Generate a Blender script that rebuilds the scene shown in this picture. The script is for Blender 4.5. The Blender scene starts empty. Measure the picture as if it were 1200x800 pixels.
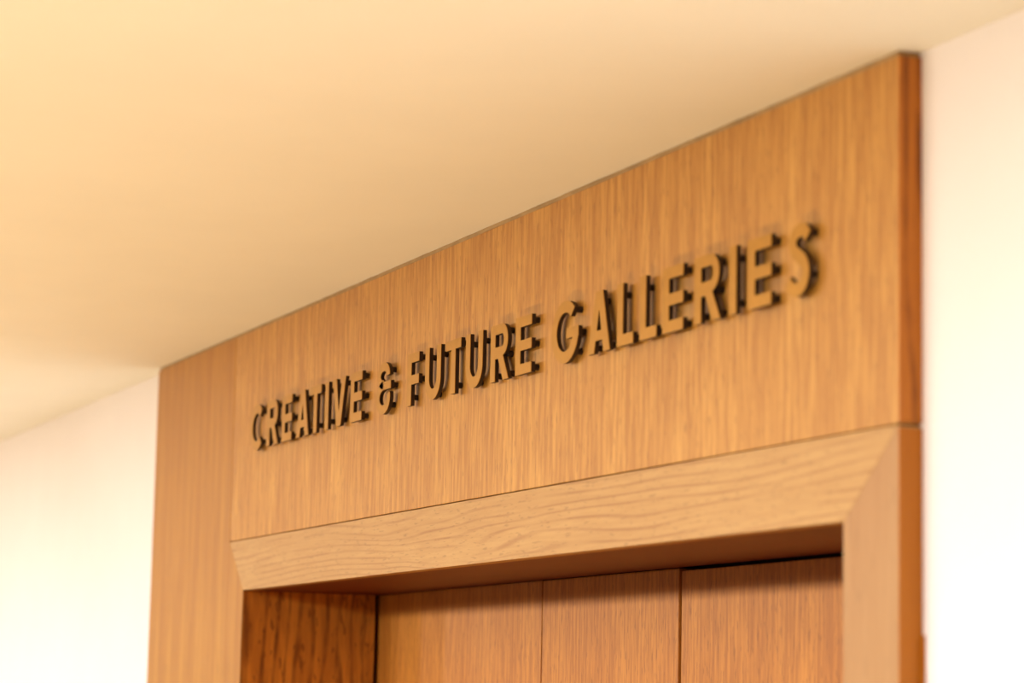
import bpy, bmesh, math, random
from mathutils import Vector, Matrix
from mathutils.geometry import tessellate_polygon

scene = bpy.context.scene
COL = scene.collection
R = math.radians
H = 2.5                                  # ceiling height

# ------------------------------------------------------------------ camera
yaw, pitch, roll = R(67.71953), R(7.95269), R(1.1553)
F = Vector((-math.sin(yaw)*math.cos(pitch), math.cos(yaw)*math.cos(pitch), math.sin(pitch)))
Rt = Vector((math.cos(yaw), math.sin(yaw), 0))
Up = Rt.cross(F)
Rx = Rt*math.cos(roll) + Up*math.sin(roll)
Uy = -Rt*math.sin(roll) + Up*math.cos(roll)
cam_data = bpy.data.cameras.new('camera')
cam = bpy.data.objects.new('camera', cam_data)
COL.objects.link(cam)
m = Matrix.Identity(4)
for i in range(3):
    m[i][0], m[i][1], m[i][2] = Rx[i], Uy[i], -F[i]
cam_pos = Vector((2.48106, -1.48054, H - 0.7401))
m[0][3], m[1][3], m[2][3] = cam_pos
cam.matrix_world = m
cam_data.sensor_width = 36.0
cam_data.lens = 3049.746/1200*36.0
cam_data.clip_start = 0.05
cam_data.dof.use_dof = True
cam_data.dof.focus_distance = 4.15
cam_data.dof.aperture_fstop = 3.6
scene.camera = cam

# ------------------------------------------------------------------ world, lamps, exposure
world = bpy.data.worlds.new('world')
scene.world = world
world.use_nodes = True
world.node_tree.nodes['Background'].inputs[0].default_value = (1.0, 0.72, 0.45, 1)
world.node_tree.nodes['Background'].inputs[1].default_value = 0.05

SPOT_W, SPOT_COL = 310, (0.94, 0.97, 1.0)
UP_W, UP_COL = 94, (0.86, 0.66, 0.345)
ROOM_W, ROOM_COL = 53, (1.0, 0.88, 0.92)
for dx, share, x0, count in ((2.0, 0.40, -8.6, 9), (0.5, 0.33, -8.2, 9), (-1.2, 0.27, -7.8, 9), (-1.7, 0.22, 1.6, 2)):   # a row of gallery spots under the ceiling
    for i in range(count):
        ld = bpy.data.lights.new('track_spot', 'SPOT')
        ld.energy = SPOT_W*share
        ld.color = SPOT_COL
        ld.spot_size = R(66)
        ld.spot_blend = 1.0
        ld.shadow_soft_size = 0.10
        lo = bpy.data.objects.new('track_spot', ld)
        lo.location = (x0 + 1.25*i, -2.8, H - 0.11)
        aim = Vector((x0 + 1.25*i + dx, 0.0, H - 1.55))
        lo.rotation_euler = (aim - lo.location).to_track_quat('-Z', 'Y').to_euler()
        COL.objects.link(lo)
for i in range(18):                      # unseen spots added only to brighten the ceiling
    ld = bpy.data.lights.new('ceiling_fill_spot', 'SPOT')
    ld.energy = UP_W/2
    ld.color = UP_COL
    ld.spot_size = R(75)
    ld.spot_blend = 0.55
    ld.shadow_soft_size = 0.08
    lo = bpy.data.objects.new('ceiling_fill_spot', ld)
    lo.location = (-7.75 + 0.55*i, -1.75, 0.35)
    lo.rotation_euler = Vector((0, math.sin(R(15.5)), math.cos(R(15.5)))).to_track_quat('-Z', 'Y').to_euler()
    COL.objects.link(lo)

for i in range(4):                       # unseen fill lights added further back to lift the recess shade
    ld = bpy.data.lights.new('room_fill_light', 'AREA')
    ld.shape = 'DISK'
    ld.size = 0.25
    ld.energy = ROOM_W
    ld.color = ROOM_COL
    lo = bpy.data.objects.new('room_fill_light', ld)
    lo.location = (-6.5 + 2.6*i, -5.3, H - 0.012)
    COL.objects.link(lo)

vs = scene.view_settings
vs.view_transform = 'Standard'
vs.look = 'None'
vs.exposure = 0.0
vs.gamma = 1.0
vs.use_curve_mapping = False


# ------------------------------------------------------------------ materials
def node_mat(name):
    mt = bpy.data.materials.new(name)
    mt.use_nodes = True
    nt = mt.node_tree
    return mt, nt, nt.nodes['Principled BSDF'], nt.links


def plain(name, col, rough=0.6, metal=0.0, spec=0.3, var=0.03, scale=30, bump=0.0):
    mt, nt, b, L = node_mat(name)
    tc = nt.nodes.new('ShaderNodeTexCoord')
    no = nt.nodes.new('ShaderNodeTexNoise')
    no.inputs['Scale'].default_value = scale
    no.inputs['Detail'].default_value = 4
    L.new(tc.outputs['Object'], no.inputs['Vector'])
    rp = nt.nodes.new('ShaderNodeValToRGB')
    rp.color_ramp.elements[0].color = tuple(c*(1-var) for c in col) + (1,)
    rp.color_ramp.elements[1].color = tuple(min(1, c*(1+var)) for c in col) + (1,)
    rp.color_ramp.elements[0].position, rp.color_ramp.elements[1].position = 0.3, 0.7
    L.new(no.outputs['Fac'], rp.inputs['Fac'])
    L.new(rp.outputs['Color'], b.inputs['Base Color'])
    b.inputs['Roughness'].default_value = rough
    b.inputs['Metallic'].default_value = metal
    b.inputs['Specular IOR Level'].default_value = spec
    if bump:
        bp = nt.nodes.new('ShaderNodeBump')
        bp.inputs['Strength'].default_value = bump
        bp.inputs['Distance'].default_value = 0.001
        L.new(no.outputs['Fac'], bp.inputs['Height'])
        L.new(bp.outputs['Normal'], b.inputs['Normal'])
    return mt


def wood(name, light, mid, dark, along='z', fine=(260, 5), broad=(14, 0.9), fine_amt=0.5, fig=0.0,
         fig_scale=(9, 1.3), fig_rings=7.0, fig_col=None, pores=0.35, rough=0.5, offset=(0, 0, 0), fig_sharp=0.72, fig_axis='Z', fig_amp=3.0, fig_break=(38, 12)):
    """oak: fine lines along the grain, broad tone bands, optional cathedral figure and short dark pores.
    fine/broad/fig_scale = (scale across the grain, scale along the grain) per metre"""
    mt, nt, b, L = node_mat(name)
    N = nt.nodes.new
    tc = N('ShaderNodeTexCoord')

    def mapped(across, alongs, off=0.0):
        mp = N('ShaderNodeMapping')
        s = {'x': (alongs, across, across), 'y': (across, alongs, across), 'z': (across, across, alongs)}[along]
        mp.inputs['Scale'].default_value = s
        mp.inputs['Location'].default_value = (offset[0] + off, offset[1] + off*0.7, offset[2] + off*1.3)
        L.new(tc.outputs['Object'], mp.inputs['Vector'])
        return mp

    def noise(mp, detail=3.0, rough_=0.55, dist=0.0):
        n = N('ShaderNodeTexNoise')
        n.inputs['Scale'].default_value = 1.0
        n.inputs['Detail'].default_value = detail
        n.inputs['Roughness'].default_value = rough_
        n.inputs['Distortion'].default_value = dist
        L.new(mp.outputs['Vector'], n.inputs['Vector'])
        return n.outputs['Fac']

    def math_(op, a, b_, clamp=False):
        n = N('ShaderNodeMath')
        n.operation = op
        n.use_clamp = clamp
        for i, v in enumerate((a, b_)):
            if isinstance(v, (int, float)):
                n.inputs[i].default_value = v
            else:
                L.new(v, n.inputs[i])
        return n.outputs[0]

    def ramp(fac, p0, p1, c0=(0, 0, 0, 1), c1=(1, 1, 1, 1)):
        r = N('ShaderNodeValToRGB')
        r.color_ramp.elements[0].position, r.color_ramp.elements[1].position = p0, p1
        r.color_ramp.elements[0].color, r.color_ramp.elements[1].color = c0, c1
        L.new(fac, r.inputs['Fac'])
        return r.outputs['Color']

    def mix(fac, a, b_, mode='MIX'):
        n = N('ShaderNodeMix')
        n.data_type = 'RGBA'
        n.blend_type = mode
        if isinstance(fac, (int, float)):
            n.inputs[0].default_value = fac
        else:
            L.new(fac, n.inputs[0])
        for i, v in ((6, a), (7, b_)):
            if isinstance(v, tuple):
                n.inputs[i].default_value = v
            else:
                L.new(v, n.inputs[i])
        return n.outputs[2]

    c3 = lambda c: tuple(c) + (1,)
    nb = noise(mapped(*broad), 2.0)
    col = ramp(nb, 0.35, 0.65, c3(mid), c3(light))
    nf = noise(mapped(*fine, off=3.1), 3.0, 0.6)
    ff = ramp(nf, 0.40, 0.62)
    col = mix(math_('MULTIPLY', math_('SUBTRACT', 1.0, ff), fine_amt), col, c3(dark))
    # short pores
    npo = noise(mapped(fine[0]*1.9, fine[1]*4.5, off=9.7), 1.0, 0.5)
    po = ramp(npo, 0.62, 0.70)
    col = mix(math_('MULTIPLY', po, pores), col, c3(tuple(c*0.62 for c in dark)))
    if fig > 0:
        # growth rings cut flat: parallel lines across the board, bent by slow noise
        nd = noise(mapped(*fig_scale, off=5.3), 2.5, 0.5, 0.4)
        sep = N('ShaderNodeSeparateXYZ')
        L.new(tc.outputs['Object'], sep.inputs[0])
        ph = math_('ADD', math_('MULTIPLY', sep.outputs['XYZ'.index(fig_axis)], fig_rings), math_('MULTIPLY', nd, fig_amp))
        sn = math_('SINE', math_('MULTIPLY', ph, 6.283), 0.0)
        sn = math_('ADD', math_('MULTIPLY', sn, 0.5), 0.5)
        brk = ramp(noise(mapped(fig_break[0], fig_break[1], off=1.9), 2.5), 0.30, 0.60)
        line = ramp(sn, fig_sharp, 1.0)
        col = mix(math_('MULTIPLY', math_('MULTIPLY', line, brk), fig), col, c3(fig_col or dark))
    L.new(col, b.inputs['Base Color'])
    b.inputs['Roughness'].default_value = rough
    b.inputs['Specular IOR Level'].default_value = 0.3
    bp = N('ShaderNodeBump')
    bp.inputs['Strength'].default_value = 0.12
    bp.inputs['Distance'].default_value = 0.0006
    L.new(nf, bp.inputs['Height'])
    L.new(bp.outputs['Normal'], b.inputs['Normal'])
    return mt


M_wall = plain('cream_wall_paint', (0.82, 0.74, 0.672), 0.85, spec=0.15, var=0.012, scale=6)
M_ceil = plain('ceiling_paint', (0.92, 0.875, 0.80), 0.9, spec=0.1, var=0.012, scale=5)
M_floor = wood('floor_oak', (0.17, 0.10, 0.05), (0.15, 0.085, 0.04), (0.08, 0.04, 0.02), along='x', fine=(60, 2), broad=(6, .5))
M_head = wood('oak_veneer_header', (0.5862, 0.2899, 0.0548), (0.5113, 0.2366, 0.0409), (0.3742, 0.1493, 0.0205), fine=(120, 9), broad=(17, 0.8), fine_amt=0.8, pores=0.5)
M_stile = wood('oak_stile', (0.4944, 0.2247, 0.0284), (0.4084, 0.1651, 0.0177), (0.3332, 0.1239, 0.0113), fine=(70, 5), broad=(26, 1.4), fine_amt=0.4, pores=0.2, offset=(4, 2, 1))
M_lint = wood('oak_flat_sawn_lintel', (0.5085, 0.2812, 0.0822), (0.4652, 0.2465, 0.0675), (0.3787, 0.1776, 0.0404), along='x', fine=(150, 10), broad=(18, 1.2),
              fine_amt=0.34, pores=0.42, fig=0.68, fig_break=(26, 4.5), fig_scale=(5, 0.8), fig_rings=68, fig_amp=9.0, fig_col=(0.3138, 0.1282, 0.0256), fig_sharp=0.70, offset=(2, 0, 3))
M_jamb = wood('oak_jamb', (0.4228, 0.2187, 0.0697), (0.3861, 0.1863, 0.0543), (0.3309, 0.1458, 0.0366), fine=(80, 6), broad=(22, 1.6), fine_amt=0.3, pores=0.2, offset=(1, 6, 3))
M_reveal = wood('oak_reveal_dark_figure', (0.7465, 0.2797, 0.0284), (0.6261, 0.2181, 0.0203), (0.3612, 0.1063, 0.0095), fine=(60, 8), broad=(14, 1.2), fine_amt=0.5, pores=0.7,
                fig=0.8, fig_scale=(9, 1.6), fig_rings=34, fig_amp=4.0, fig_axis='Y', fig_col=(0.1686, 0.0447, 0.0048), fig_sharp=0.6, offset=(0, 2, 5))
M_soffit = wood('oak_soffit_shade_tone', (0.149, 0.0152, 0.0007), (0.1291, 0.0126, 0.0005), (0.0994, 0.0098, 0.0004), along='x', fine=(90, 5), broad=(14, 1.0), fine_amt=0.3, pores=0.1, offset=(1, 3, 2))  # shade under the lintel is put into this darkened oak colour
M_door = wood('oak_veneer_door', (0.6103, 0.2283, 0.0258), (0.529, 0.185, 0.0194), (0.3255, 0.0946, 0.0083), fine=(140, 10), broad=(12, 0.9), fine_amt=0.62, pores=0.5, offset=(7, 1, 2))
M_ret_up = wood('oak_return_cathedral', (0.5273, 0.1733, 0.0146), (0.4634, 0.1421, 0.0111), (0.3595, 0.097, 0.007), fine=(150, 6), broad=(20, 1.2), fine_amt=0.3, pores=0.3,
                fig=0.8, fig_scale=(20, 2.6), fig_rings=45, fig_amp=3.0, fig_axis='Y', fig_col=(0.1598, 0.038, 0.0029), fig_sharp=0.55, offset=(3, 3, 0))
M_ret_lo = wood('oak_return_plain', (0.4605, 0.1452, 0.0046), (0.4178, 0.1256, 0.0037), (0.3581, 0.102, 0.003), fine=(120, 5), broad=(14, 1.0), fine_amt=0.25, pores=0.1, offset=(5, 3, 7))
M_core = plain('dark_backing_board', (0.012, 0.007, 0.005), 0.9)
M_seal = plain('tan_sealant', (0.36, 0.225, 0.09), 0.7, var=0.15, scale=25)
M_white_seal = plain('white_paint_bead', (0.80, 0.72, 0.60), 0.7)
M_brass = plain('satin_brass_face', (0.4092, 0.1779, 0.0049), 0.42, metal=0.35, spec=0.4, var=0.05, scale=60)
M_bronze = plain('dark_bronze_edge', (0.026, 0.013, 0.008), 0.45, spec=0.35, var=0.1, scale=80)
M_pin = plain('black_standoff', (0.02, 0.010, 0.007), 0.5, spec=0.3)


# ------------------------------------------------------------------ mesh helpers
def link(name, bm, mat, parent=None, loc=None):
    me = bpy.data.meshes.new(name)
    bmesh.ops.recalc_face_normals(bm, faces=bm.faces)
    bm.to_mesh(me)
    bm.free()
    me.materials.append(mat)
    o = bpy.data.objects.new(name, me)
    COL.objects.link(o)
    if parent:
        o.parent = parent
    if loc:
        o.location = loc
    return o


def empty(name, loc):
    o = bpy.data.objects.new(name, None)
    o.location = loc
    o.empty_display_size = 0.05
    COL.objects.link(o)
    return o


def prism(poly, a0, a1, axis='y', bev=0.0):
    """extrude a polygon: axis 'y' takes (x, z) points, 'z' takes (x, y), 'x' takes (y, z)"""
    bm = bmesh.new()

    def P(p, a):
        return {'y': (p[0], a, p[1]), 'z': (p[0], p[1], a), 'x': (a, p[0], p[1])}[axis]
    lo = [bm.verts.new(P(p, a0)) for p in poly]
    hi = [bm.verts.new(P(p, a1)) for p in poly]
    bm.faces.new(lo)
    bm.faces.new(hi[::-1])
    n = len(poly)
    for i in range(n):
        bm.faces.new((lo[i], hi[i], hi[(i+1) % n], lo[(i+1) % n]))
    bmesh.ops.recalc_face_normals(bm, faces=bm.faces)
    if bev:
        bmesh.ops.bevel(bm, geom=list(bm.edges), offset=bev, segments=2, affect='EDGES', profile=0.5)
    return bm


def box(x0, x1, y0, y1, z0, z1, bev=0.0):
    return prism([(x0, z0), (x1, z0), (x1, z1), (x0, z1)], y0, y1, 'y', bev)


def struct(o):
    o['kind'] = 'structure'
    return o


def sub(o, poly=None):
    return o


# ------------------------------------------------------------------ measurements (metres; x along the wall, ceiling at H)
xL = -3.2397            # left edge of the surround
xE = -2.6215            # stile | casing
wl, wr, hl = 0.1063, 0.1235, 0.1
zT = H - 0.4248         # top of the lintel
zB = zT - hl            # underside of the lintel
xOL, xOR = xE + wl, -wr  # opening
T = 0.0298              # how far the surround stands off the wall
D = 0.2896              # depth of the opening
g1, g2 = -1.678, -1.1398
TOP = H - 0.0064        # top of the woodwork, a narrow gap under the ceiling

# ------------------------------------------------------------------ large structure
X0, X1, Y0 = -10.0, 5.0, -6.5
struct(link('floor', box(X0 - .2, X1 + .2, Y0 - .2, 1.6, -0.1, 0.0), M_floor))
struct(link('ceiling', box(X0 - .2, X1 + .2, Y0 - .2, 1.6, H, H + 0.1), M_ceil))
struct(link('wall_left', box(X0, xL + 0.02, T, T + 0.25, 0, H), M_wall))
struct(link('wall_right', box(-0.02, X1, T, T + 0.25, 0, H), M_wall))
struct(link('wall_back', box(X0, X1, Y0 - .1, Y0, 0, H), M_wall))
struct(link('wall_west', box(X0 - .1, X0, Y0, T + .25, 0, H), M_wall))
struct(link('wall_east', box(X1, X1 + .1, Y0, T + .25, 0, H), M_wall))

# ------------------------------------------------------------------ wooden door surround
sur = empty('door_surround', ((xL + 0)/2, 0.0, 0.0))
sur['label'] = 'tall oak surround framing the doorway, from floor to ceiling between cream walls'
sur['category'] = 'door frame'
sur['kind'] = 'thing'
OX = -(xL + 0)/2


def spart(name, bm, mat):
    bmesh.ops.translate(bm, verts=bm.verts, vec=(OX, 0, 0))
    return link(name, bm, mat, sur)


E = 0.002               # edge veneer on the right return
BEV = 0.0009
spart('stile', box(xL, xE - 0.0004, 0, T, 0, TOP, BEV), M_stile)
spart('header_panel', box(xE + 0.0004, -E, 0.0006, T, zT + 0.0016, TOP, BEV), M_head)
# casing: mitred at both top corners
spart('casing_lintel', prism([(xE + .0004, zT), (-E, zT), (xOR, zB), (xOL, zB)], 0.0, 0.0235, 'y', 0.0004), M_lint)
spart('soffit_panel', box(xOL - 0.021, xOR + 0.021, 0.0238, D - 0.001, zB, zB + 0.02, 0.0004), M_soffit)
spart('casing_jamb', prism([(xE + .0004, zT - .0005), (xOL - .0002, zB - .0004), (xOL - .0002, 0), (xE + .0004, 0)], 0.0, 0.003, 'y', 0.0003), M_stile)
spart('casing_jamb', prism([(-E, zT - .0004), (-E, 0), (xOR + .0002, 0), (xOR + .0002, zB - .0003)], 0.0, T, 'y', 0.0003), M_jamb)
# linings of the recess, ending short of the doors: a dark shadow gap
spart('reveal_panel', box(xOL - 0.020, xOL, 0.0032, D - 0.010, 0, zB - .0003, 0.0006), M_reveal)
spart('reveal_panel', box(xOR, xOR + 0.020, T + .0003, D - 0.010, 0, zB - .0003, 0.0006), M_reveal)
spart('return_panel', box(-E + .0001, 0, 0.0002, T, zT + 0.003, TOP, 0.0004), M_ret_up)
spart('return_panel', box(-E + .0001, 0, 0.0002, T, 0, zT - 0.003, 0.0004), M_ret_lo)
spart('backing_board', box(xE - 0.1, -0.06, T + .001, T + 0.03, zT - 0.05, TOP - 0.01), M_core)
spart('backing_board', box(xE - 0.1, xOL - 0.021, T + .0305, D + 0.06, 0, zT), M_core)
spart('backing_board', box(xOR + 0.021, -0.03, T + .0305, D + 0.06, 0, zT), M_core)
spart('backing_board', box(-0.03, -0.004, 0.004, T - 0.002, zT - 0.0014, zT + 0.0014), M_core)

# ragged bead of sealant in the gap below the ceiling
rnd = random.Random(4)
bm = bmesh.new()
n = 90
rows = []
for i in range(n + 1):
    x = xL + 0.004 + (-0.004 - xL - 0.004)*i/n
    d = 0.0008 + 0.0014*rnd.random()
    zl = TOP - 0.0006 + 0.0012*rnd.random()
    rows.append([bm.verts.new((x, y, z)) for y, z in ((d, H), (d - .0006, (H + zl)/2), (d, zl), (T, zl), (T, H))])
for i in range(n):
    for k in range(5):
        bm.faces.new((rows[i][k], rows[i][(k+1) % 5], rows[i+1][(k+1) % 5], rows[i+1][k]))
bm.faces.new(rows[0])
bm.faces.new(rows[-1][::-1])
spart('sealant_bead', bm, M_seal)
# paint bead at both upper corners and a scribe strip low on the right edge
spart('paint_bead', box(xL - 0.002, xL + 0.014, -0.0012, 0.012, TOP - 0.0008, H, 0.0008), M_white_seal)
spart('scribe_strip', box(0.0, 0.006, T - 0.003, T, 0, H - 0.655, 0.0006), M_ret_lo)

# ------------------------------------------------------------------ doors at the back of the recess
door = struct(empty('door_1', ((xOL + xOR)/2, D, 0)))
door['label'] = 'oak veneered door of three flush panels at the back of the doorway'
DX = -(xOL + xOR)/2


def dpart(name, x0, x1, y0, z1, mat, bev=0.001):
    b_ = box(x0, x1, y0, y0 + 0.04, 0.006, z1, bev)
    bmesh.ops.translate(b_, verts=b_.verts, vec=(DX, -D, 0))
    return link(name, b_, mat, door)


dpart('door_panel', xOL - 0.018, g1 - 0.0018, D + 0.0, zB - 0.0006, M_door)
dpart('door_panel', g1 + 0.0018, g2 - 0.0025, D + 0.0, zB - 0.0006, M_door, 0.0022)
dpart('door_panel', g2 + 0.003, xOR + 0.018, D + 0.003, zB - 0.005, M_door)
b_ = box(xOL - 0.02, xOR + 0.02, D + 0.046, D + 0.06, 0, zT)
bmesh.ops.translate(b_, verts=b_.verts, vec=(DX, -D, 0))
link('backing_panel', b_, M_core, door)

# ------------------------------------------------------------------ raised letters
CH = 86.5       # cap height, mm


def arc(cx, cy, rx, ry, a0, a1, n=24):
    return [(cx + rx*math.cos(R(a0 + (a1-a0)*i/n)), cy + ry*math.sin(R(a0 + (a1-a0)*i/n))) for i in range(n+1)]


def stroke(pts, w):
    """outline of a line drawn with a pen of width w (mitred)"""
    n = len(pts)
    a, b = [], []
    for i in range(n):
        p = Vector(pts[i])
        d0 = (p - Vector(pts[i-1])).normalized() if i > 0 else None
        d1 = (Vector(pts[i+1]) - p).normalized() if i < n-1 else None
        d0 = d0 or d1
        d1 = d1 or d0
        n0, n1 = Vector((-d0.y, d0.x)), Vector((-d1.y, d1.x))
        mv = (n0 + n1).normalized()
        k = w/2/max(0.4, mv.dot(n0))
        a.append(tuple(p + mv*k))
        b.append(tuple(p - mv*k))
    return a + b[::-1]


def spline(ctrl, n=8):
    out = []
    c = [ctrl[0]] + list(ctrl) + [ctrl[-1]]
    for i in range(1, len(c)-2):
        p0, p1, p2, p3 = (Vector(v) for v in c[i-1:i+3])
        for k in range(n):
            t = k/n
            q = 0.5*((2*p1) + (p2-p0)*t + (2*p0-5*p1+4*p2-p3)*t*t + (3*p1-p0-3*p2+p3)*t**3)
            out.append((q.x, q.y))
    out.append(tuple(ctrl[-1]))
    return out


S, A = 18.8, 15.5        # stem and arm thickness


def glyph(ch):
    """list of (outline, holes) and the points where stand-off pins sit, in mm"""
    h = CH
    if ch == 'I':
        return [([(0, 0), (S, 0), (S, h), (0, h)], [])], [(10, 15), (10, h-15)]
    if ch == 'L':
        return [([(0, 0), (52, 0), (52, A), (S, A), (S, h), (0, h)], [])], [(10, h-15), (44, 8)]
    if ch == 'E':
        w, mlo = 61, (h-A)/2
        return [([(0, 0), (w, 0), (w, A), (S, A), (S, mlo), (w, mlo), (w, mlo+A), (S, mlo+A), (S, h-A), (w, h-A), (w, h), (0, h)], [])], \
            [(w-8, 8), (w-8, h/2), (w-8, h-8)]
    if ch == 'F':
        w, mlo = 54, 34.5
        return [([(0, 0), (S, 0), (S, mlo), (w, mlo), (w, mlo+A), (S, mlo+A), (S, h-A), (w, h-A), (w, h), (0, h)], [])], \
            [(w-8, mlo+8), (w-8, h-8), (10, 15)]
    if ch == 'T':
        w = 66
        c0, c1 = (w-S)/2, (w+S)/2
        return [([(c0, 0), (c1, 0), (c1, h-A), (w, h-A), (w, h), (0, h), (0, h-A), (c0, h-A)], [])], [(w/2, 14), (8, h-8), (w-8, h-8)]
    if ch in 'AV':
        w = 74
        o = [(0, 0), (21, 0), (25.5, 17), (w-25.5, 17), (w-21, 0), (w, 0), (w/2+11.5, h), (w/2-11.5, h)]
        hole = [(29.2, 31), (w-29.2, 31), (w/2, 62)]
        pins = [(w/2, h-14), (13, 9), (w-13, 9)]
        if ch == 'V':
            w = 72
            o = [(w/2-11, 0), (w/2+11, 0), (w, h), (w-20.5, h), (w/2, 25), (20.5, h), (0, h)]
            return [(o, [])], [(w/2, 12), (12, h-11), (w-12, h-11)]
        return [(o, [hole])], pins
    if ch == 'U':
        w, r = 71, 35.5
        o = [(0, h)] + arc(w/2, r, r, r, 180, 360, 32) + [(w, h), (w-18.3, h)]
        o += arc(w/2, r, r-18.3, r-17.5, 360, 180, 24) + [(18.3, h)]
        return [(o, [])], [(10, h-15), (w-10, h-15), (w/2, 9)]
    if ch == 'R':
        bw, mid = 69, 37.0
        rb = (h-mid)/2
        o = [(0, 0), (S, 0), (S, mid-3), (31, mid-3), (51, 0), (73, 0), (50, mid+0.5)]
        o += arc(bw-rb, mid+rb, rb, rb, -62, 90, 24) + [(0, h)]
        ri = rb - A + 0.5
        hole = [(S, mid+rb-ri)] + arc(bw-rb, mid+rb, ri+.0, ri, -90, 90, 20) + [(S, mid+rb+ri)]
        return [(o, [hole])], [(10, 10), (bw-14, h-11), (52, mid+3), (59, 9)]
    if ch == 'C':
        p = arc(46, h/2, 36.5, 36.5, 46, 314, 44)
        return [(stroke(p, 18), [])], [(68, h-14), (68, 14)]
    if ch == 'G':
        cx, cy = 47.5, h/2
        o = arc(cx, cy, 47.5, 45.2, 46, 346.5, 48) + [(95, 33), (95, 47.5), (53, 47.5), (53, 33), (75.5, 33)]
        o += arc(cx, cy, 29.5, 28.2, 335, 46, 40)
        return [(o, [])], [(73, h-13), (86, 40), (74, 13)]
    if ch == 'S':
        c = [(56, 69), (48, 77), (37, 79), (24, 74.5), (19.5, 64), (24.5, 54), (36, 47), (47, 39), (51.5, 27), (46.5, 14.5), (33, 7.6), (18, 10.5), (7, 19.5)]
        return [(stroke(spline(c), 16.5), [])], [(50, 75), (49, 25), (16, 13)]
    if ch == '&':
        up = arc(36, 64.5, 23, 15.5, -2, 270, 30)
        lo = arc(35, 26.8, 26.5, 20.6, 90, 378, 36)
        return [(stroke(up, 15), []), (stroke(lo, 15.5), []),
                ([(36, 40), (72, 40), (72, 54), (36, 54)], [])], [(54, 74), (64, 47), (55, 14)]
    raise KeyError(ch)


def extrude_outlines(pieces, y0, y1):
    bm = bmesh.new()
    for outer, holes in pieces:
        loops = [outer] + holes
        flat = [p for lp in loops for p in lp]
        tris = tessellate_polygon([[Vector((p[0], p[1], 0)) for p in lp] for lp in loops])
        f = [bm.verts.new((p[0]/1000, y0, p[1]/1000)) for p in flat]
        k = [bm.verts.new((p[0]/1000, y1, p[1]/1000)) for p in flat]
        for t in tris:
            try:
                bm.faces.new([f[i] for i in t])
                bm.faces.new([k[i] for i in reversed(t)])
            except ValueError:
                pass
        base = 0
        for lp in loops:
            n = len(lp)
            for i in range(n):
                a, b = base+i, base+(i+1) % n
                bm.faces.new((f[a], f[b], k[b], k[a]))
            base += n
    return bm


def pin_mesh():
    bm = bmesh.new()
    bmesh.ops.create_cone(bm, cap_ends=True, segments=16, radius1=0.0047, radius2=0.0047, depth=0.0085)
    bmesh.ops.rotate(bm, verts=bm.verts, cent=(0, 0, 0), matrix=Matrix.Rotation(R(90), 3, 'X'))
    bmesh.ops.translate(bm, verts=bm.verts, vec=(0, -0.00425, 0))
    me = bpy.data.meshes.new('pin')
    bmesh.ops.recalc_face_normals(bm, faces=bm.faces)
    bm.to_mesh(me)
    bm.free()
    me.materials.append(M_pin)
    return me


PIN = pin_mesh()
Y_BACK, Y_MID, Y_FRONT = -0.0085, -0.0146, -0.0154
cache = {}


def letter(ch, x, label):
    word = {'&': 'ampersand'}.get(ch, 'letter')
    root = empty('sign_' + word, (x, 0.0006, H - 0.2538))
    root['label'] = label
    root['category'] = 'sign letter'
    root['group'] = 'raised letters of the gallery sign'
    pieces, pins = glyph(ch)
    if ch not in cache:
        me = []
        for nm, y0, y1, mt in (('letter_body', Y_MID, Y_BACK, M_bronze), ('letter_face', Y_FRONT, Y_MID, M_brass)):
            o = link(nm, extrude_outlines(pieces, y0, y1), mt, root)
            me.append(o.data)
        cache[ch] = me
    else:
        for nm, d in zip(('letter_body', 'letter_face'), cache[ch]):
            o = bpy.data.objects.new(nm, d)
            COL.objects.link(o)
            o.parent = root
    for px, pz in pins:
        o = bpy.data.objects.new('standoff_pin', PIN)
        COL.objects.link(o)
        o.parent = root
        o.location = (px/1000, 0, pz/1000)
    return root


ST = 'raised brass-faced '
for ch, x, lab in (
        ('C', -2.4535, ST + 'letter C, the first of the word CREATIVE'),
        ('R', -2.3410, ST + 'letter R in CREATIVE, second letter, after the C'),
        ('E', -2.2430, ST + 'first letter E in CREATIVE, between R and A'),
        ('A', -2.1530, ST + 'letter A in CREATIVE, between E and T'),
        ('T', -2.0735, ST + 'letter T in CREATIVE, between A and I'),
        ('I', -1.9835, ST + 'letter I in CREATIVE, between T and V'),
        ('V', -1.9415, ST + 'letter V, the only V on the sign, in CREATIVE'),
        ('E', -1.8420, ST + 'last letter E of CREATIVE, just before the ampersand'),
        ('&', -1.7050, ST + 'ampersand standing between the words CREATIVE and FUTURE'),
        ('F', -1.5510, ST + 'letter F, the first of the word FUTURE'),
        ('U', -1.4670, ST + 'first letter U in FUTURE, between F and T'),
        ('T', -1.3735, ST + 'letter T in FUTURE, between the two Us'),
        ('U', -1.2860, ST + 'second letter U in FUTURE, between T and R'),
        ('R', -1.1820, ST + 'letter R in FUTURE, before its last E'),
        ('E', -1.0820, ST + 'letter E that ends the word FUTURE'),
        ('G', -0.9455, ST + 'letter G, the first of the word GALLERIES'),
        ('A', -0.8165, ST + 'letter A in GALLERIES, after the G'),
        ('L', -0.7195, ST + 'first letter L in GALLERIES, right after the A'),
        ('L', -0.6470, ST + 'second letter L in GALLERIES, right before the E'),
        ('E', -0.5765, ST + 'first letter E in GALLERIES, between L and R'),
        ('R', -0.4825, ST + 'letter R in GALLERIES, between E and I'),
        ('I', -0.3850, ST + 'letter I in GALLERIES, between R and E'),
        ('E', -0.3355, ST + 'second letter E in GALLERIES, between I and S'),
        ('S', -0.2400, ST + 'letter S that ends the sign, the last of GALLERIES')):
    letter(ch, x, lab)
